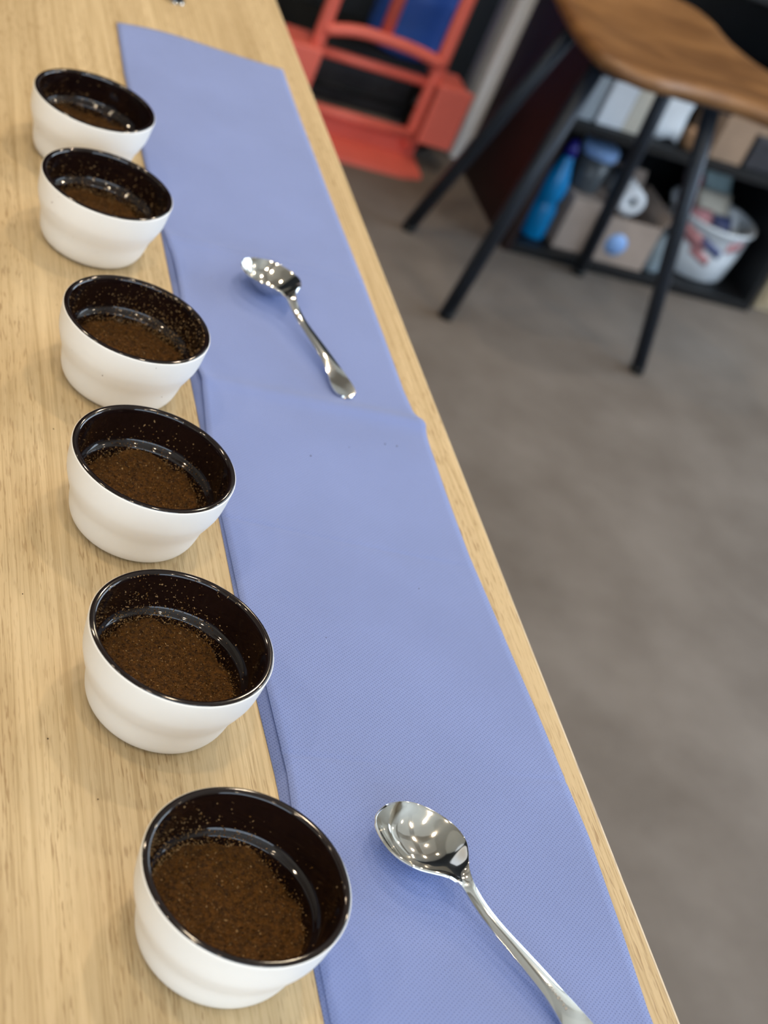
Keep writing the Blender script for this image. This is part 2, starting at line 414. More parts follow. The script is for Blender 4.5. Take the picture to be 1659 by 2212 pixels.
# ------------------------------------------------------------------ blue paper towel, a folded strip of two layers
tw = empty('paper_towel_strip', (36.7, 80, T0)); tag(tw, 'long folded strip of blue embossed paper towel beside the bowls', 'paper towel')
XRt = [(8, 45.6), (37, 45.6), (42, 45.9), (47.6, 46.1), (55.8, 45.8), (61, 45.5), (70, 45.15), (81, 45.25), (83.6, 45.4), (85.4, 45.0), (88, 44.85), (103, 44.95), (118, 44.75), (130, 44.7), (141, 44.8)]
XLt = [(8, 28.5), (36, 28.5), (45, 28.65), (50, 28.95), (57, 28.8), (62, 28.35), (75, 28.3), (79, 28.5), (84, 28.85), (89, 28.35), (95, 28.7), (100, 28.7), (104, 28.3), (115, 28.0), (130, 27.8), (141, 28.1)]
def towel_layer(name, xl, xr, zfun, m, th, nx, ys):
    ny = len(ys); top = []
    for y in ys:
        a = np.interp(y, *zip(*xl)); b = np.interp(y, *zip(*xr))
        for i in range(nx):
            u = i / (nx - 1); x = a + (b - a) * u
            yy = y
            if y > 130: yy = y + (0.9 * math.sin(math.pi * u) + 0.25 * math.sin(7 * u)) * (y - 130) / 11
            top.append((x, yy, zfun(x, yy, u)))
    vs_ = [((x - 36.7) / 100, (y - 80) / 100, z / 100) for x, y, z in top] + [((x - 36.7) / 100, (y - 80) / 100, (z - th) / 100) for x, y, z in top]
    fs = []; K = nx * ny
    for j in range(ny - 1):
        for i in range(nx - 1):
            a = j * nx + i; fs.append((a, a + 1, a + nx + 1, a + nx)); fs.append((K + a, K + a + nx, K + a + nx + 1, K + a + 1))
    for j in range(ny - 1):
        a = j * nx; fs.append((a, a + nx, K + a + nx, K + a)); a += nx - 1; fs.append((a, K + a, K + a + nx, a + nx))
    for i in range(nx - 1):
        a = i; fs.append((a, K + a, K + a + 1, a + 1)); a = (ny - 1) * nx + i; fs.append((a, a + 1, K + a + 1, K + a))
    me = bpy.data.meshes.new(name); me.from_pydata(vs_, [], fs); me.update()
    return link(name, me, m, tw, True)
def g(t, w): return math.exp(-(t / w) ** 2)
def ztop(x, y, u):
    z = 0.20 + 0.04 * math.sin(y * 0.21 + 1.0) + 0.03 * math.sin(x * 0.35 + y * 0.07)
    z += 0.36 * g(y - 84.3 + 0.4 * u, 0.8) * (0.35 + 0.65 * u) + 0.10 * g(y - 80.5, 3)
    z += 0.10 * g(y - 102.6, 0.7) * (1 - 0.7 * u) - 0.045 * g(y - 70 + 1.2 * u, 0.18) - 0.045 * g(y - 51.4, 0.18) - 0.05 * g(y - 102.6, 0.15)
    if u < 0.06: z += 0.16 * (1 - u / 0.06) * (g(y - 98, 4) + g(y - 84, 4) + 0.5 * g(y - 52, 6))
    return max(z, 0.15)
ys = sorted(set(np.round(np.arange(8, 141.01, 0.5), 2)) | set(np.round(np.arange(83, 88, 0.2), 2)) | set(np.round(np.arange(69, 71, 0.1), 2)) | set(np.round(np.arange(51, 52, 0.1), 2)) | set(np.round(np.arange(102, 103.2, 0.1), 2)))
tl = towel_layer('upper_fold', XLt, XRt, ztop, 'towel', 0.05, 36, ys)
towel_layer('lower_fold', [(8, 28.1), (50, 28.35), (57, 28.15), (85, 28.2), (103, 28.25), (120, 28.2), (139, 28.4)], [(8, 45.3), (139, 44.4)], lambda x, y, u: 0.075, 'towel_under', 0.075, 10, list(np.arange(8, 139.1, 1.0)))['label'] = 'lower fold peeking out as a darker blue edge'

# ------------------------------------------------------------------ cupping bowls
BOWLS = [(22.5, 112.1), (22.4, 99.1), (22.9, 82.2), (22.5, 68.1), (22.4, 54.0), (23.6, 39.8)]
OUT = crom([(2.55, 0.22), (2.7, 0.02), (2.95, 0.0), (3.25, 0.10), (3.55, 0.36), (3.76, 0.75), (3.88, 1.20), (3.965, 1.65), (4.05, 2.0), (4.16, 2.3), (4.30, 2.62), (4.45, 3.0), (4.58, 3.4), (4.66, 3.95), (4.72, 4.6), (4.75, 4.95), (4.745, 5.03)], 4)
outer_prof = [(0, 0.22)] + [tuple(p) for p in OUT] + [(4.70, 5.07)]
INN = crom([(4.705, 5.065), (4.67, 5.115), (4.58, 5.14), (4.48, 5.135), (4.40, 5.10), (4.34, 5.0), (4.30, 4.75), (4.27, 4.3), (4.22, 3.8), (4.165, 3.32), (4.09, 3.06), (3.94, 2.87), (3.78, 2.72), (3.69, 2.45), (3.55, 2.0), (3.42, 1.4), (3.1, 0.8), (2.5, 0.5), (1.2, 0.4), (0, 0.4)], 4)
inner_prof = [(max(0, p[0]), p[1]) for p in INN]
me_out = lathe_mesh('bowl_body', outer_prof, 128); me_in = lathe_mesh('bowl_glaze', inner_prof, 128)
me_out.materials.append(M_['white_ceramic']); me_in.materials.append(M_['brown_glaze'])
for me in (me_out, me_in): me.polygons.foreach_set('use_smooth', [True] * len(me.polygons))
BL = ['white cupping bowl with dark brown inside, farthest from the camera in the row', 'white cupping bowl, second farthest, partly hiding the farthest bowl',
      'white cupping bowl, third from the far end, its inner wall thickly speckled with grounds', 'white cupping bowl, fourth from the far end, with thick brown rim',
      'white cupping bowl, second nearest the camera, grounds sprayed up its far wall', 'white cupping bowl nearest the camera, beside the large spoon']
GL = ['ground coffee in the farthest bowl of the row', 'ground coffee in the second farthest bowl', 'ground coffee in the third bowl, spattered up to the rim',
      'ground coffee in the fourth bowl from the far end', 'ground coffee in the second nearest bowl', 'ground coffee in the bowl nearest the camera']
for (x, y), lb in zip(BOWLS, BL):
    r = empty('cupping_bowl', (x, y, T0)); tag(r, lb, 'bowl', 'row of six cupping bowls')
    o = link('bowl_body', me_out, None, r); o['label'] = 'satin white outside'
    o = link('bowl_glaze', me_in, None, r); o['label'] = 'glossy dark brown inside and rim'

# inner wall as arc-length table for the sprayed flakes
ip = np.array(inner_prof); WALL = ip[(ip[:, 1] < 5.12)][2:]
seglen = np.r_[0, np.cumsum(np.hypot(*np.diff(WALL, axis=0).T))]
def wall_at(z):
    zz = WALL[::-1, 1]; return np.interp(z, zz, WALL[::-1, 0])
OCT_V = np.array([(1, 0, 0), (-1, 0, 0), (0, 1, 0), (0, -1, 0), (0, 0, 1), (0, 0, -1)], float)
OCT_F = np.array([(0, 2, 4), (2, 1, 4), (1, 3, 4), (3, 0, 4), (2, 0, 5), (1, 2, 5), (3, 1, 5), (0, 3, 5)])
def rand_rot(rng, n):
    q = rng.normal(size=(n, 4)); q /= np.linalg.norm(q, axis=1)[:, None]
    w, x, y, z = q.T
    return np.stack([np.stack([1 - 2 * (y * y + z * z), 2 * (x * y - z * w), 2 * (x * z + y * w)], 1), np.stack([2 * (x * y + z * w), 1 - 2 * (x * x + z * z), 2 * (y * z - x * w)], 1), np.stack([2 * (x * z - y * w), 2 * (y * z + x * w), 1 - 2 * (x * x + y * y)], 1)], 1)
BED = 2.05
def grounds(idx, rng, wall_n, th0, ths, spread, outside=()):
    """one bowl's coffee: an uneven bed plus loose flakes on it and up the wall; wall flakes cluster about angle th0"""
    ph = rng.uniform(0, 6.28, 8)
    def bed_z(r, a):
        b = BED + 0.10 * np.sin(2 * a + ph[0]) * (r / 3.5) + 0.06 * np.sin(0.8 * r * r + ph[1]) + 0.05 * np.sin(5 * a + 2.2 * r + ph[2]) * (r / 3.5) ** 2 + 0.12 * np.cos(a - th0) * (r / 3.5)
        return b + 0.03 * np.sin(17 * a + 6 * r + ph[3]) * (r / 3.5) ** 2 + (0.12 + 0.10 * np.sin(3 * a + ph[4]) + 0.08 * np.sin(7 * a + ph[5]) + 0.05 * np.sin(13 * a + ph[6])) * (r / 3.6) ** 4
    nr, na = 34, 110
    V = [(0, 0, float(bed_z(0.0, 0.0)))]; F = []
    for i in range(1, nr + 1):
        rr = 3.70 * i / nr
        for k in range(na):
            a = 2 * math.pi * k / na
            V.append((rr * math.cos(a), rr * math.sin(a), float(bed_z(rr, a)) + rng.normal() * 0.022 * min(1.0, rr / 1.2)))
    for k in range(na): F.append((0, 1 + k, 1 + (k + 1) % na))
    for i in range(nr - 1):
        for k in range(na):
            a = 1 + i * na + k; b = 1 + i * na + (k + 1) % na
            F.append((a, a + na, b + na)); F.append((a, b + na, b))
    nb = len(F)
    # flakes on the bed
    n1 = 5200
    r = 3.62 * np.sqrt(rng.uniform(0, 1, n1)); a = rng.uniform(0, 2 * np.pi, n1)
    P1 = np.c_[r * np.cos(a), r * np.sin(a), bed_z(r, a) + 0.015]
    S1 = rng.uniform(0.022, 0.055, n1) * np.where(rng.uniform(size=n1) < 0.06, 1.6, 1.0)
    # flakes on the wall: dense low down, thinning upward
    n2 = wall_n
    a = th0 + rng.normal(size=n2) * ths; a[: n2 // 4] = rng.uniform(0, 2 * np.pi, n2 // 4)
    z = 2.2 + np.minimum(rng.exponential(spread, n2), 2.85)
    rw = wall_at(z) - 0.012
    P2 = np.c_[rw * np.cos(a), rw * np.sin(a), z]
    S2 = rng.uniform(0.024, 0.068, n2)
    n3 = 1100                                  # fringe climbing the wall just above the bed
    a3 = rng.uniform(0, 2 * np.pi, n3); z3 = bed_z(3.6, a3) + rng.exponential(0.14, n3) * (1.0 + 0.8 * np.cos(a3 - th0))
    r3 = wall_at(z3) - 0.015
    P3 = np.c_[r3 * np.cos(a3), r3 * np.sin(a3), z3]; S3 = rng.uniform(0.025, 0.06, n3)
    P = np.r_[P1, P2, P3]; S = np.r_[S1, S2, S3]
    cls = np.r_[np.where(rng.uniform(size=n1) < 0.10, 1, np.where(rng.uniform(size=n1) < 0.62, 2, 3)), np.where(rng.uniform(size=n2) < 0.72, 1, 2), np.where(rng.uniform(size=n3) < 0.25, 1, 2)]
    if len(outside):
        P = np.r_[P, np.array([o[:3] for o in outside])]; S = np.r_[S, np.array([o[3] for o in outside])]; cls = np.r_[cls, np.full(len(outside), 2)]
    n = len(P)
    R = rand_rot(rng, n)
    sc = S[:, None, None] * OCT_V[None] * rng.uniform([0.7, 0.45, 0.25], [1.6, 1.0, 0.6], (n, 3))[:, None, :]
    sc *= rng.uniform(0.6, 1.3, (n, 6))[:, :, None]
    Q = np.einsum('nij,nkj->nki', R, sc) + P[:, None, :]
    base = len(V)
    allV = np.r_[np.array(V), Q.reshape(-1, 3)] / 100
    FF = (OCT_F[None] + (base + 6 * np.arange(n))[:, None, None]).reshape(-1, 3)
    allF = np.r_[np.array(F), FF]
    mi = np.r_[np.zeros(nb, int), np.repeat(cls, 8)]
    me = bpy.data.meshes.new('coffee_grounds')
    me.from_pydata(allV.tolist(), [], allF.tolist()); me.update()
    for q in ('grounds', 'g_tan', 'g_mid', 'g_dark'): me.materials.append(M_[q])
    me.polygons.foreach_set('material_index', mi.astype(np.int32))
    o = bpy.data.objects.new('coffee_grounds', me); C.objects.link(o)
    o.location = (BOWLS[idx][0] / 100, BOWLS[idx][1] / 100, TABLE)
    tag(o, GL[idx], 'coffee', 'coffee grounds in the bowls', 'stuff')
rad = math.radians
grounds(0, np.random.default_rng(11), 420, rad(125), 0.5, 0.75, [(-3.845, -1.752, 2.45, 0.03)])
grounds(1, np.random.default_rng(12), 900, rad(70), 0.9, 0.70, [(-3.867, -2.608, 4.0, 0.10), (-3.626, -3.042, 4.75, 0.035), (-2.017, -3.638, 2.3, 0.03), (-0.174, -3.985, 1.75, 0.035)])
grounds(2, np.random.default_rng(13), 1500, rad(48), 0.62, 1.05, [(-2.02, -3.965, 3.0, 0.10), (-3.898, -2.342, 3.3, 0.05), (0.781, -4.668, 4.75, 0.05), (2.133, -3.414, 1.9, 0.05)])
grounds(3, np.random.default_rng(14), 520, rad(80), 0.8, 0.55)
grounds(4, np.random.default_rng(15), 800, rad(98), 0.55, 0.85)
grounds(5, np.random.default_rng(16), 700, rad(128), 0.5, 0.62)

# ------------------------------------------------------------------ spoons
SP_W = [(0, 0.0), (0.03, 0.38), (0.1, 0.76), (0.25, 1.12), (0.7, 1.58), (1.4, 1.92), (2.1, 2.12), (2.8, 2.17), (3.4, 2.06), (4.0, 1.80), (4.5, 1.38), (4.9, 0.98), (5.3, 0.64), (5.8, 0.44), (6.4, 0.38), (8.2, 0.39), (9.5, 0.43), (11, 0.50), (12.5, 0.58), (13.8, 0.76), (14.8, 0.93), (15.3, 0.93), (15.65, 0.79), (15.85, 0.57), (15.95, 0.34), (16.0, 0.0)]
SP_Z = [(0, 1.30), (1.2, 1.44), (2.7, 1.62), (4.0, 1.84), (4.9, 1.93), (5.5, 1.80), (6.2, 1.50), (7.0, 1.24), (8.2, 1.06), (10, 0.98), (12, 0.86), (13.5, 0.68), (15, 0.36), (16, 0.18)]
SP_D = [(0, 0.0), (0.3, 0.50), (0.8, 0.98), (1.6, 1.36), (2.5, 1.52), (3.3, 1.46), (4.0, 1.22), (4.6, 0.80), (5.1, 0.38), (5.5, 0.12), (5.9, 0.0), (6.4, -0.05), (8, -0.08), (12, -0.07), (14, -0.03), (15, 0.04), (16, 0.03)]
def smooth_interp(tab, sigma=0.0):
    xs = np.linspace(0, 16, 1601)
    if sigma:
        y_ = np.interp(xs, *zip(*tab)); k = np.exp(-0.5 * (np.arange(-120, 121) * 0.01 / sigma) ** 2); k /= k.sum()
        pad = np.r_[2 * y_[0] - y_[120:0:-1], y_, 2 * y_[-1] - y_[-2:-122:-1]]
        y_ = np.convolve(pad, k, 'valid')
    else:
        P = crom(tab, 8); y_ = np.interp(xs, [p[0] for p in P], [p[1] for p in P])
    return lambda s: float(np.interp(s, xs, y_))
fw_, fz_, fd_ = smooth_interp(SP_W), smooth_interp(SP_Z, 0.4), smooth_interp(SP_D, 0.22)
def spoon_meshes():
    ss = np.r_[0, 0.02, 0.05, 0.1, 0.17, np.linspace(0.25, 6.5, 56), np.linspace(6.7, 15.4, 40), np.linspace(15.45, 16.0, 14)]
    nv = 25; vs_ = []
    for s in ss:
        w, z, d = max(fw_(s), 0.004), fz_(s), fd_(s)
        for k in range(nv):
            v = -1 + 2 * k / (nv - 1); v = math.sin(v * math.pi / 2)
            sh = (1 - v * v) ** (1.15 if s < 6 else 1.0)
            vs_.append((s * 0.962 / 100, w * v / 100, (z - d * sh) / 100))
    fs = []
    for i in range(len(ss) - 1):
        for k in range(nv - 1):
            a = i * nv + k; fs.append((a, a + nv, a + nv + 1, a + 1))
    me = bpy.data.meshes.new('spoon_blade'); me.from_pydata(vs_, [], fs); me.update()
    me.polygons.foreach_set('use_smooth', [True] * len(me.polygons)); me.materials.append(M_['steel'])
    # engraved mark near the handle end: a row of tiny strokes
    bm = bmesh.new(); rng = random.Random(4)
    for j in range(8):
        s0 = 12.0 + j * 0.2; zz = fz_(s0) - fd_(s0)
        for q in range(3):
            yy = -0.10 + q * 0.08
            box_bm(bm, s0 * 0.962, s0 * 0.962 + rng.choice((0.03, 0.12)), yy, yy + rng.choice((0.025, 0.06)), zz - 0.06, zz + 0.004)
    me2 = from_bm(bm, 'engraved_mark'); me2.materials.append(M_['stamp'])
    return me, me2
sp_me, sp_mark = spoon_meshes()
def spoon(loc, ang, label, z=0.25, roll=-0.02):
    r = empty('spoon', (*loc, T0 + z)); r.rotation_euler = (roll, 0, ang); tag(r, label, 'spoon', 'steel cupping spoons')
    o = link('spoon_body', sp_me, None, r)
    md = o.modifiers.new('thickness', 'SOLIDIFY'); md.thickness = 0.0013; md.offset = -1.0
    md2 = o.modifiers.new('edge', 'BEVEL'); md2.width = 0.0003; md2.segments = 2; md2.limit_method = 'ANGLE'; md2.angle_limit = rad(50)
    o2 = link('engraved_mark', sp_mark, None, r); o2['label'] = 'tiny engraved marks on the handle'
    return r
spoon((33.4, 47.3), -1.003, 'polished steel spoon nearest the camera, handle running out of the frame')
spoon((34.8, 99.9), -1.238, 'polished steel spoon lying whole on the towel near its middle')
spoon((29.35, 164.6), math.atan2(-0.92, 0.39), 'steel spoon on bare oak beyond the towel, only its handle tip in frame', 0.0)

# crumbs
rng = np.random.default_rng(5)
bm = bmesh.new()
for x, y, s in ((41.6, 80.6, 0.05), (42.5, 80.6, 0.045), (35.6, 77.8, 0.05), (38.7, 79.5, 0.03), (33.2, 60.5, 0.03), (31.5, 98.0, 0.03), (40.5, 66.0, 0.03), (19.0, 47.5, 0.04), (16.8, 51.0, 0.05), (16.0, 61.0, 0.035), (18.5, 76.0, 0.04), (19.5, 90.0, 0.03)):
    rr = bmesh.ops.create_icosphere(bm, subdivisions=1, radius=s / 100)
    zz = T0 + (ztop(x, y, (x - 28.4) / 17) if x > 28 else 0.0) + s * 0.5
    for v in rr['verts']: v.co = Vector((v.co.x * rng.uniform(.7, 1.3), v.co.y, v.co.z * 0.6)) + Vector((x, y, zz)) / 100
tag(link('coffee_crumb', from_bm(bm, 'coffee_crumb'), 'g_dark'), 'stray coffee crumbs on the towel and oak table', 'crumbs', None, 'stuff')

# ------------------------------------------------------------------ red hand truck
ht = empty('hand_truck', (127.9, 336, 0)); tag(ht, 'red steel hand truck standing upright before the dark wall', 'hand truck')
org = (127.9, 336, 0)
for x in (112.6, 143.2):
    tube('rail', crom([(x, 337, 3), (x, 337, 30), (x, 338, 70), (x, 341, 104), (x + (4 if x < 120 else -4), 342, 112)], 5), 1.75, 'red', ht, 14, org)
tube('handle_bar', [(116.4, 342, 112), (139.4, 342, 112)], 1.75, 'red', ht, 14, org)
tube('centre_tube', [(127.3, 337, 28), (127.3, 338, 70), (127.3, 342, 111)], 1.6, 'red', ht, 12, org)
tube('cross_bar', crom([(112.6, 336, 26.0), (120, 335.2, 28.0), (127.3, 335, 28.2), (135, 335.2, 27.6), (143.2, 336, 26.0)], 5), 1.5, 'red', ht, 12, org)
tube('cross_bar', [(112.6, 338, 20.2), (143.2, 338, 20.0)], 1.3, 'red', ht, 12, org)
tube('cross_bar', [(112.6, 336, 7.0), (143.2, 336, 7.0)], 1.4, 'red', ht, 12, org)
tube('cross_bar', crom([(112.6, 338, 66.0), (127.3, 336.5, 68.5), (143.2, 338, 66.0)], 5), 1.5, 'red', ht, 12, org)
for s in (-1, 1):
    c = 127.9 + s * 19.6
    bm = bmesh.new(); box_bm(bm, c - 4.6 - org[0], c + 4.6 - org[0], 331 - org[1], 332.4 - org[1], 7.2, 22.8, 0.6, 2)
    box_bm(bm, c - 4.2 - org[0], c + 4.2 - org[0], 332.2 - org[1], 344 - org[1], 20.9, 21.7, 0.2, 1)
    link('wheel_guard', from_bm(bm, 'wheel_guard'), 'red', ht)
    wr = lathe('wheel', [(3.2, -2.2), (7.2, -2.0), (8.6, -2.2), (9.6, -1.2), (9.8, 0), (9.6, 1.2), (8.6, 2.2), (7.2, 2.0), (3.2, 2.2), (3.2, -2.2)], 'rubber', (s * 19.6, 9.3, 9.8), ht, 32, (0, math.pi / 2, 0))
    lathe('hub', [(0, -2.4), (3.3, -2.3), (3.3, 2.3), (0, 2.4)], 'grey_paint', (0, 0, 0), wr, 20)
tube('axle', [(108.3, 345.3, 9.8), (147.5, 345.3, 9.8)], 1.0, 'rubber', ht, 10, org)
bm = bmesh.new()
pl = [(111.5, 338.5, 0.3), (146.5, 338.5, 0.3), (146.0, 327.0, 0.3), (141, 325.3, 0.3), (116, 325.3, 0.3), (111.5, 327, 0.3)]
vt = [bm.verts.new(Vector((x - org[0], y - org[1], z + 0.8)) / 100) for x, y, z in pl]; vb = [bm.verts.new(Vector((x - org[0], y - org[1], z - 0.3)) / 100) for x, y, z in pl]
bm.faces.new(vt[::-1]); bm.faces.new(vb)
for i in range(6): bm.faces.new((vt[i], vt[(i + 1) % 6], vb[(i + 1) % 6], vb[i]))
box_bm(bm, 112 - org[0], 146 - org[0], 337.2 - org[1], 338.3 - org[1], 0.5, 6.5)
bmesh.ops.recalc_face_normals(bm, faces=bm.faces)
link('toe_plate', from_bm(bm, 'toe_plate'), 'red', ht)

# behind the hand truck: dark crate carrying a blue plastic drum
cr_ = empty('crate', (137, 371, 0)); tag(cr_, 'low black storage crate behind the red hand truck', 'crate')
box('crate_body', 113, 158, 359, 384, 0, 13, 'dark_box', cr_, 0.6, (137, 371, 0)); box('crate_lid', 112.3, 158.7, 358.4, 384.6, 13, 14.4, 'rubber', cr_, 0.5, (137, 371, 0))
dr = empty('plastic_drum', (145, 371.5, 14.4)); tag(dr, 'blue plastic drum seen through the red hand truck frame', 'drum')
lathe('drum_body', [(0, 0), (8, 0), (9.4, 1.2), (9.9, 4), (9.9, 14), (10.2, 15), (10.2, 17), (9.9, 18), (9.9, 34), (10.2, 35), (10.2, 37), (9.9, 38), (9.7, 48), (7.6, 53), (5, 55), (0, 55)], 'blue_plastic', (0, 0, 0), dr, 40)
lathe('drum_cap', [(0, 58), (4, 58), (4.3, 57), (4.3, 55), (0, 54.8)], 'cap_blue', (0, 0, 0), dr, 24)

# white upright beside the black shelf
tr = empty('trim_1', (161.6, 347, 0)); struct(tr, 'white painted upright post between hand truck and black shelf')
box('post_face', 159.2, 164.6, 345, 347.5, 0, 230, 'white_paint', tr, 0.4, (161.6, 347, 0)); box('post_back', 157.4, 163.2, 347.5, 352, 0, 230, 'grey_paint', tr, 0.3, (161.6, 347, 0))

# ------------------------------------------------------------------ black open shelf and what it holds
SX0, SX1, SY0, SY1 = 161.0, 232.0, 301.0, 341.0
sh = empty('shelf_unit', (196, 321, 0)); tag(sh, 'black open shelving unit behind the wooden stool', 'shelf')
org = (196, 321, 0)
box('side_panel', SX0, SX0 + 2, SY0, SY1, 0, 122, 'maroon', sh, 0.15, org)['label'] = 'dark maroon side panel'
box('side_panel', SX1 - 2, SX1, SY0, SY1, 0, 122, 'black', sh, 0.15, org)
box('back_panel', SX0 + 2, SX1 - 2, SY1 - 1, SY1, 0, 122, 'black', sh, 0, org)
for z0, z1 in ((0.0, 2.5), (32.6, 35.0), (72, 74.4), (111, 113.4)): box('shelf_board', SX0 + 2, SX1 - 2, SY0, SY1 - 1, z0, z1, 'black', sh, 0.15, org)
box('top_board', SX0, SX1, SY0, SY1, 122, 124.4, 'black', sh, 0.15, org)
Z1, Z2 = 2.5, 35.05
# lower compartment
b = empty('squeeze_bottle', (169.8, 308.5, Z1)); tag(b, 'bright blue plastic bottle with navy cap at the shelf corner', 'bottle')
lathe('bottle_body', [(0, 0), (2.9, 0), (3.3, 0.5), (3.3, 8.2), (2.8, 9.2), (2.8, 10.2), (3.2, 11.2), (3.2, 14.5), (2.6, 16.5), (1.9, 19), (1.4, 20.8), (1.3, 21.5), (0, 21.5)], 'bottle_blue', (0, 0, 0), b, 28)
lathe('bottle_cap', [(0, 21.5), (1.6, 21.5), (1.5, 23.3), (0.7, 25.3), (0, 25.5)], 'cap_blue', (0, 0, 0), b, 20)
t = empty('storage_tub', (178.4, 311.5, Z1 + 13.5)); tag(t, 'small smoky grey tub with pale blue lid on the slim cardboard box', 'tub')
lathe('tub_body', [(0, 0), (3.3, 0), (3.6, 0.5), (4.2, 9.0), (0, 9.0)], 'grey_tub', (0, 0, 0), t, 32)
lathe('tub_lid', [(0, 9.0), (4.6, 9.0), (4.6, 11.0), (4.2, 11.6), (0, 11.7)], 'pale_blue', (0, 0, 0), t, 32)
def carton(name, x0, x1, y0, y1, z, h, m, label, flaps=False):
    r = empty(name, ((x0 + x1) / 2, (y0 + y1) / 2, z)); o = ((x0 + x1) / 2, (y0 + y1) / 2, z); tag(r, label, 'box')
    t_ = 0.4
    box('box_bottom', x0, x1, y0, y1, z, z + t_, m, r, 0, o)
    box('box_side', x0, x0 + t_, y0, y1, z + t_, z + h, m, r, 0, o); box('box_side', x1 - t_, x1, y0, y1, z + t_, z + h, m, r, 0, o)
    box('box_side', x0 + t_, x1 - t_, y0, y0 + t_, z + t_, z + h, m, r, 0, o); box('box_side', x0 + t_, x1 - t_, y1 - t_, y1, z + t_, z + h, m, r, 0, o)
    if flaps:
        box('box_flap', x0, x1, y1 - t_, y1, z + h, z + h + 6, m, r, 0, o, ('X', -0.35), ((x0 + x1) / 2, y1, z + h))
        box('box_flap', x1 - t_, x1, y0, y1, z + h, z + h + 3.5, m, r, 0, o, ('Y', 0.5), (x1, (y0 + y1) / 2, z + h))
    else:
        box('box_top', x0 + t_, x1 - t_, y0 + t_, y1 - t_, z + h - t_, z + h, m, r, 0, o)
    return r, o
carton('cardboard_box', 174.4, 182.4, 304.5, 319, Z1, 13.4, 'card_light', 'slim pale cardboard box right of the blue bottle')
r, o = carton('cardboard_box', 183.2, 199.0, 303.0, 320, Z1, 12.0, 'card_light', 'open pale cardboard box with round sticker on lower shelf', True)
st = lathe('round_sticker', [(0, 0), (2.9, 0), (2.9, 0.12), (0, 0.12)], 'pale_blue', (-1.9, -8.5, 5.2), r, 28, (math.pi / 2, 0, 0)); st['label'] = 'pale blue round sticker'
pr_ = empty('paper_roll', (188.8, 311, Z1 + 12.0 + 0.1)); tag(pr_, 'white paper roll lying on the open cardboard box', 'paper roll')
lathe('roll_body', [(1.0, -6), (3.6, -6), (3.6, 6), (1.0, 6), (1.0, -6)], 'paper_white', (0, 0, 3.6), pr_, 32, (math.pi / 2, 0, 0))
lathe('roll_core', [(0.8, -6.1), (1.0, -6.1), (1.0, 6.1), (0.8, 6.1), (0.8, -6.1)], 'paper_grey', (0, 0, 3.6), pr_, 20, (math.pi / 2, 0, 0))
b = empty('clear_bottle', (202.9, 306, Z1)); tag(b, 'small clear plastic bottle beside the white tub', 'bottle')
lathe('bottle_body', [(0, 0), (1.9, 0), (2.2, 0.5), (2.2, 7.5), (1.2, 9.5), (1.0, 10.4), (0, 10.4)], 'clear', (0, 0, 0), b, 24)
lathe('bottle_cap', [(0, 10.4), (1.2, 10.4), (1.2, 12.2), (0, 12.3)], 'grey_tub', (0, 0, 0), b, 20)
tb2 = empty('plastic_basin', (217.3, 314.5, Z1)); tag(tb2, 'round white plastic tub full of wrapped packets on lower shelf', 'tub')
BAS = [(0, 0), (8.6, 0), (9.8, 0.9), (10.8, 8), (11.2, 14.5), (11.8, 14.7), (11.8, 15.4), (10.8, 15.4), (10.3, 8), (9.4, 1.5), (0, 0.8)]
lathe('basin_body', BAS, 'bag', (0, 0, 0), tb2, 44)
def printed(a0, a1, z0, z1, skew, m):
    vs_, fs = [], []; n = 10
    for i in range(n + 1):
        t_ = i / n; a = rad(a0 + (a1 - a0) * t_)
        for z in (z0, z1):
            zz = z + skew * (t_ - 0.5); r_ = np.interp(zz, [0.9, 8, 14.5], [9.8, 10.8, 11.2])
            for rr in (r_ + 0.03, r_ + 0.10): vs_.append((rr * math.cos(a) / 100, rr * math.sin(a) / 100, zz / 100))
    for i in range(n):
        k = 4 * i
        fs += [(k + 1, k + 5, k + 7, k + 3), (k, k + 2, k + 6, k + 4), (k, k + 4, k + 5, k + 1), (k + 2, k + 3, k + 7, k + 6)]
    fs += [(0, 1, 3, 2), (4 * n, 4 * n + 2, 4 * n + 3, 4 * n + 1)]
    me = bpy.data.meshes.new('printed_label'); me.from_pydata(vs_, [], fs); me.update()
    link('printed_label', me, m, tb2, True)
printed(-158, -112, 9.0, 13.0, -2.5, 'pk_pink'); printed(-128, -98, 6.0, 8.4, -2.0, 'pk_pink'); printed(-120, -88, 9.0, 11.4, -2.5, 'pk_navy'); printed(-84, -60, 10.5, 13.2, 1.0, 'pk_pink')
def packet(x, y, z, sx, sy, sz, rot, m, label):
    bm = bmesh.new(); bmesh.ops.create_cube(bm, size=1)
    bmesh.ops.subdivide_edges(bm, edges=bm.edges[:], cuts=5, use_grid_fill=True)
    for v in bm.verts:
        c = v.co * 2
        k = max(abs(c.x), abs(c.y))
        v.co = Vector((c.x * sx / 2, c.y * sy / 2, c.z * sz / 2 * (1 - 0.85 * k ** 3) + 0.08 * math.sin(9 * c.x + 5 * c.y))) / 100
    o = link('wrapped_packet', from_bm(bm, 'wrapped_packet'), m, None, True)
    o.location = (x / 100, y / 100, z / 100); o.rotation_euler = rot
    tag(o, label, 'packet', 'packets piled in the white tub')
packet(217.3, 314.5, 8.0, 12.5, 12, 3.4, (0, 0, 0.3), 'paper_white', 'white packet at the bottom of the tub pile')
packet(212.4, 310.4, 15.6, 6.4, 7.5, 2.6, (0.95, 0, 0), 'pk_pink', 'pink printed packet leaning at the front of the tub')
packet(218.8, 310.2, 15.4, 5.4, 7, 2.4, (0.95, 0, 0), 'pk_navy', 'navy printed packet beside the pink one')
packet(223.4, 314.2, 16.6, 3.6, 7, 2.4, (0.95, 0, 0), 'bag', 'white film packet on the right side of the tub')
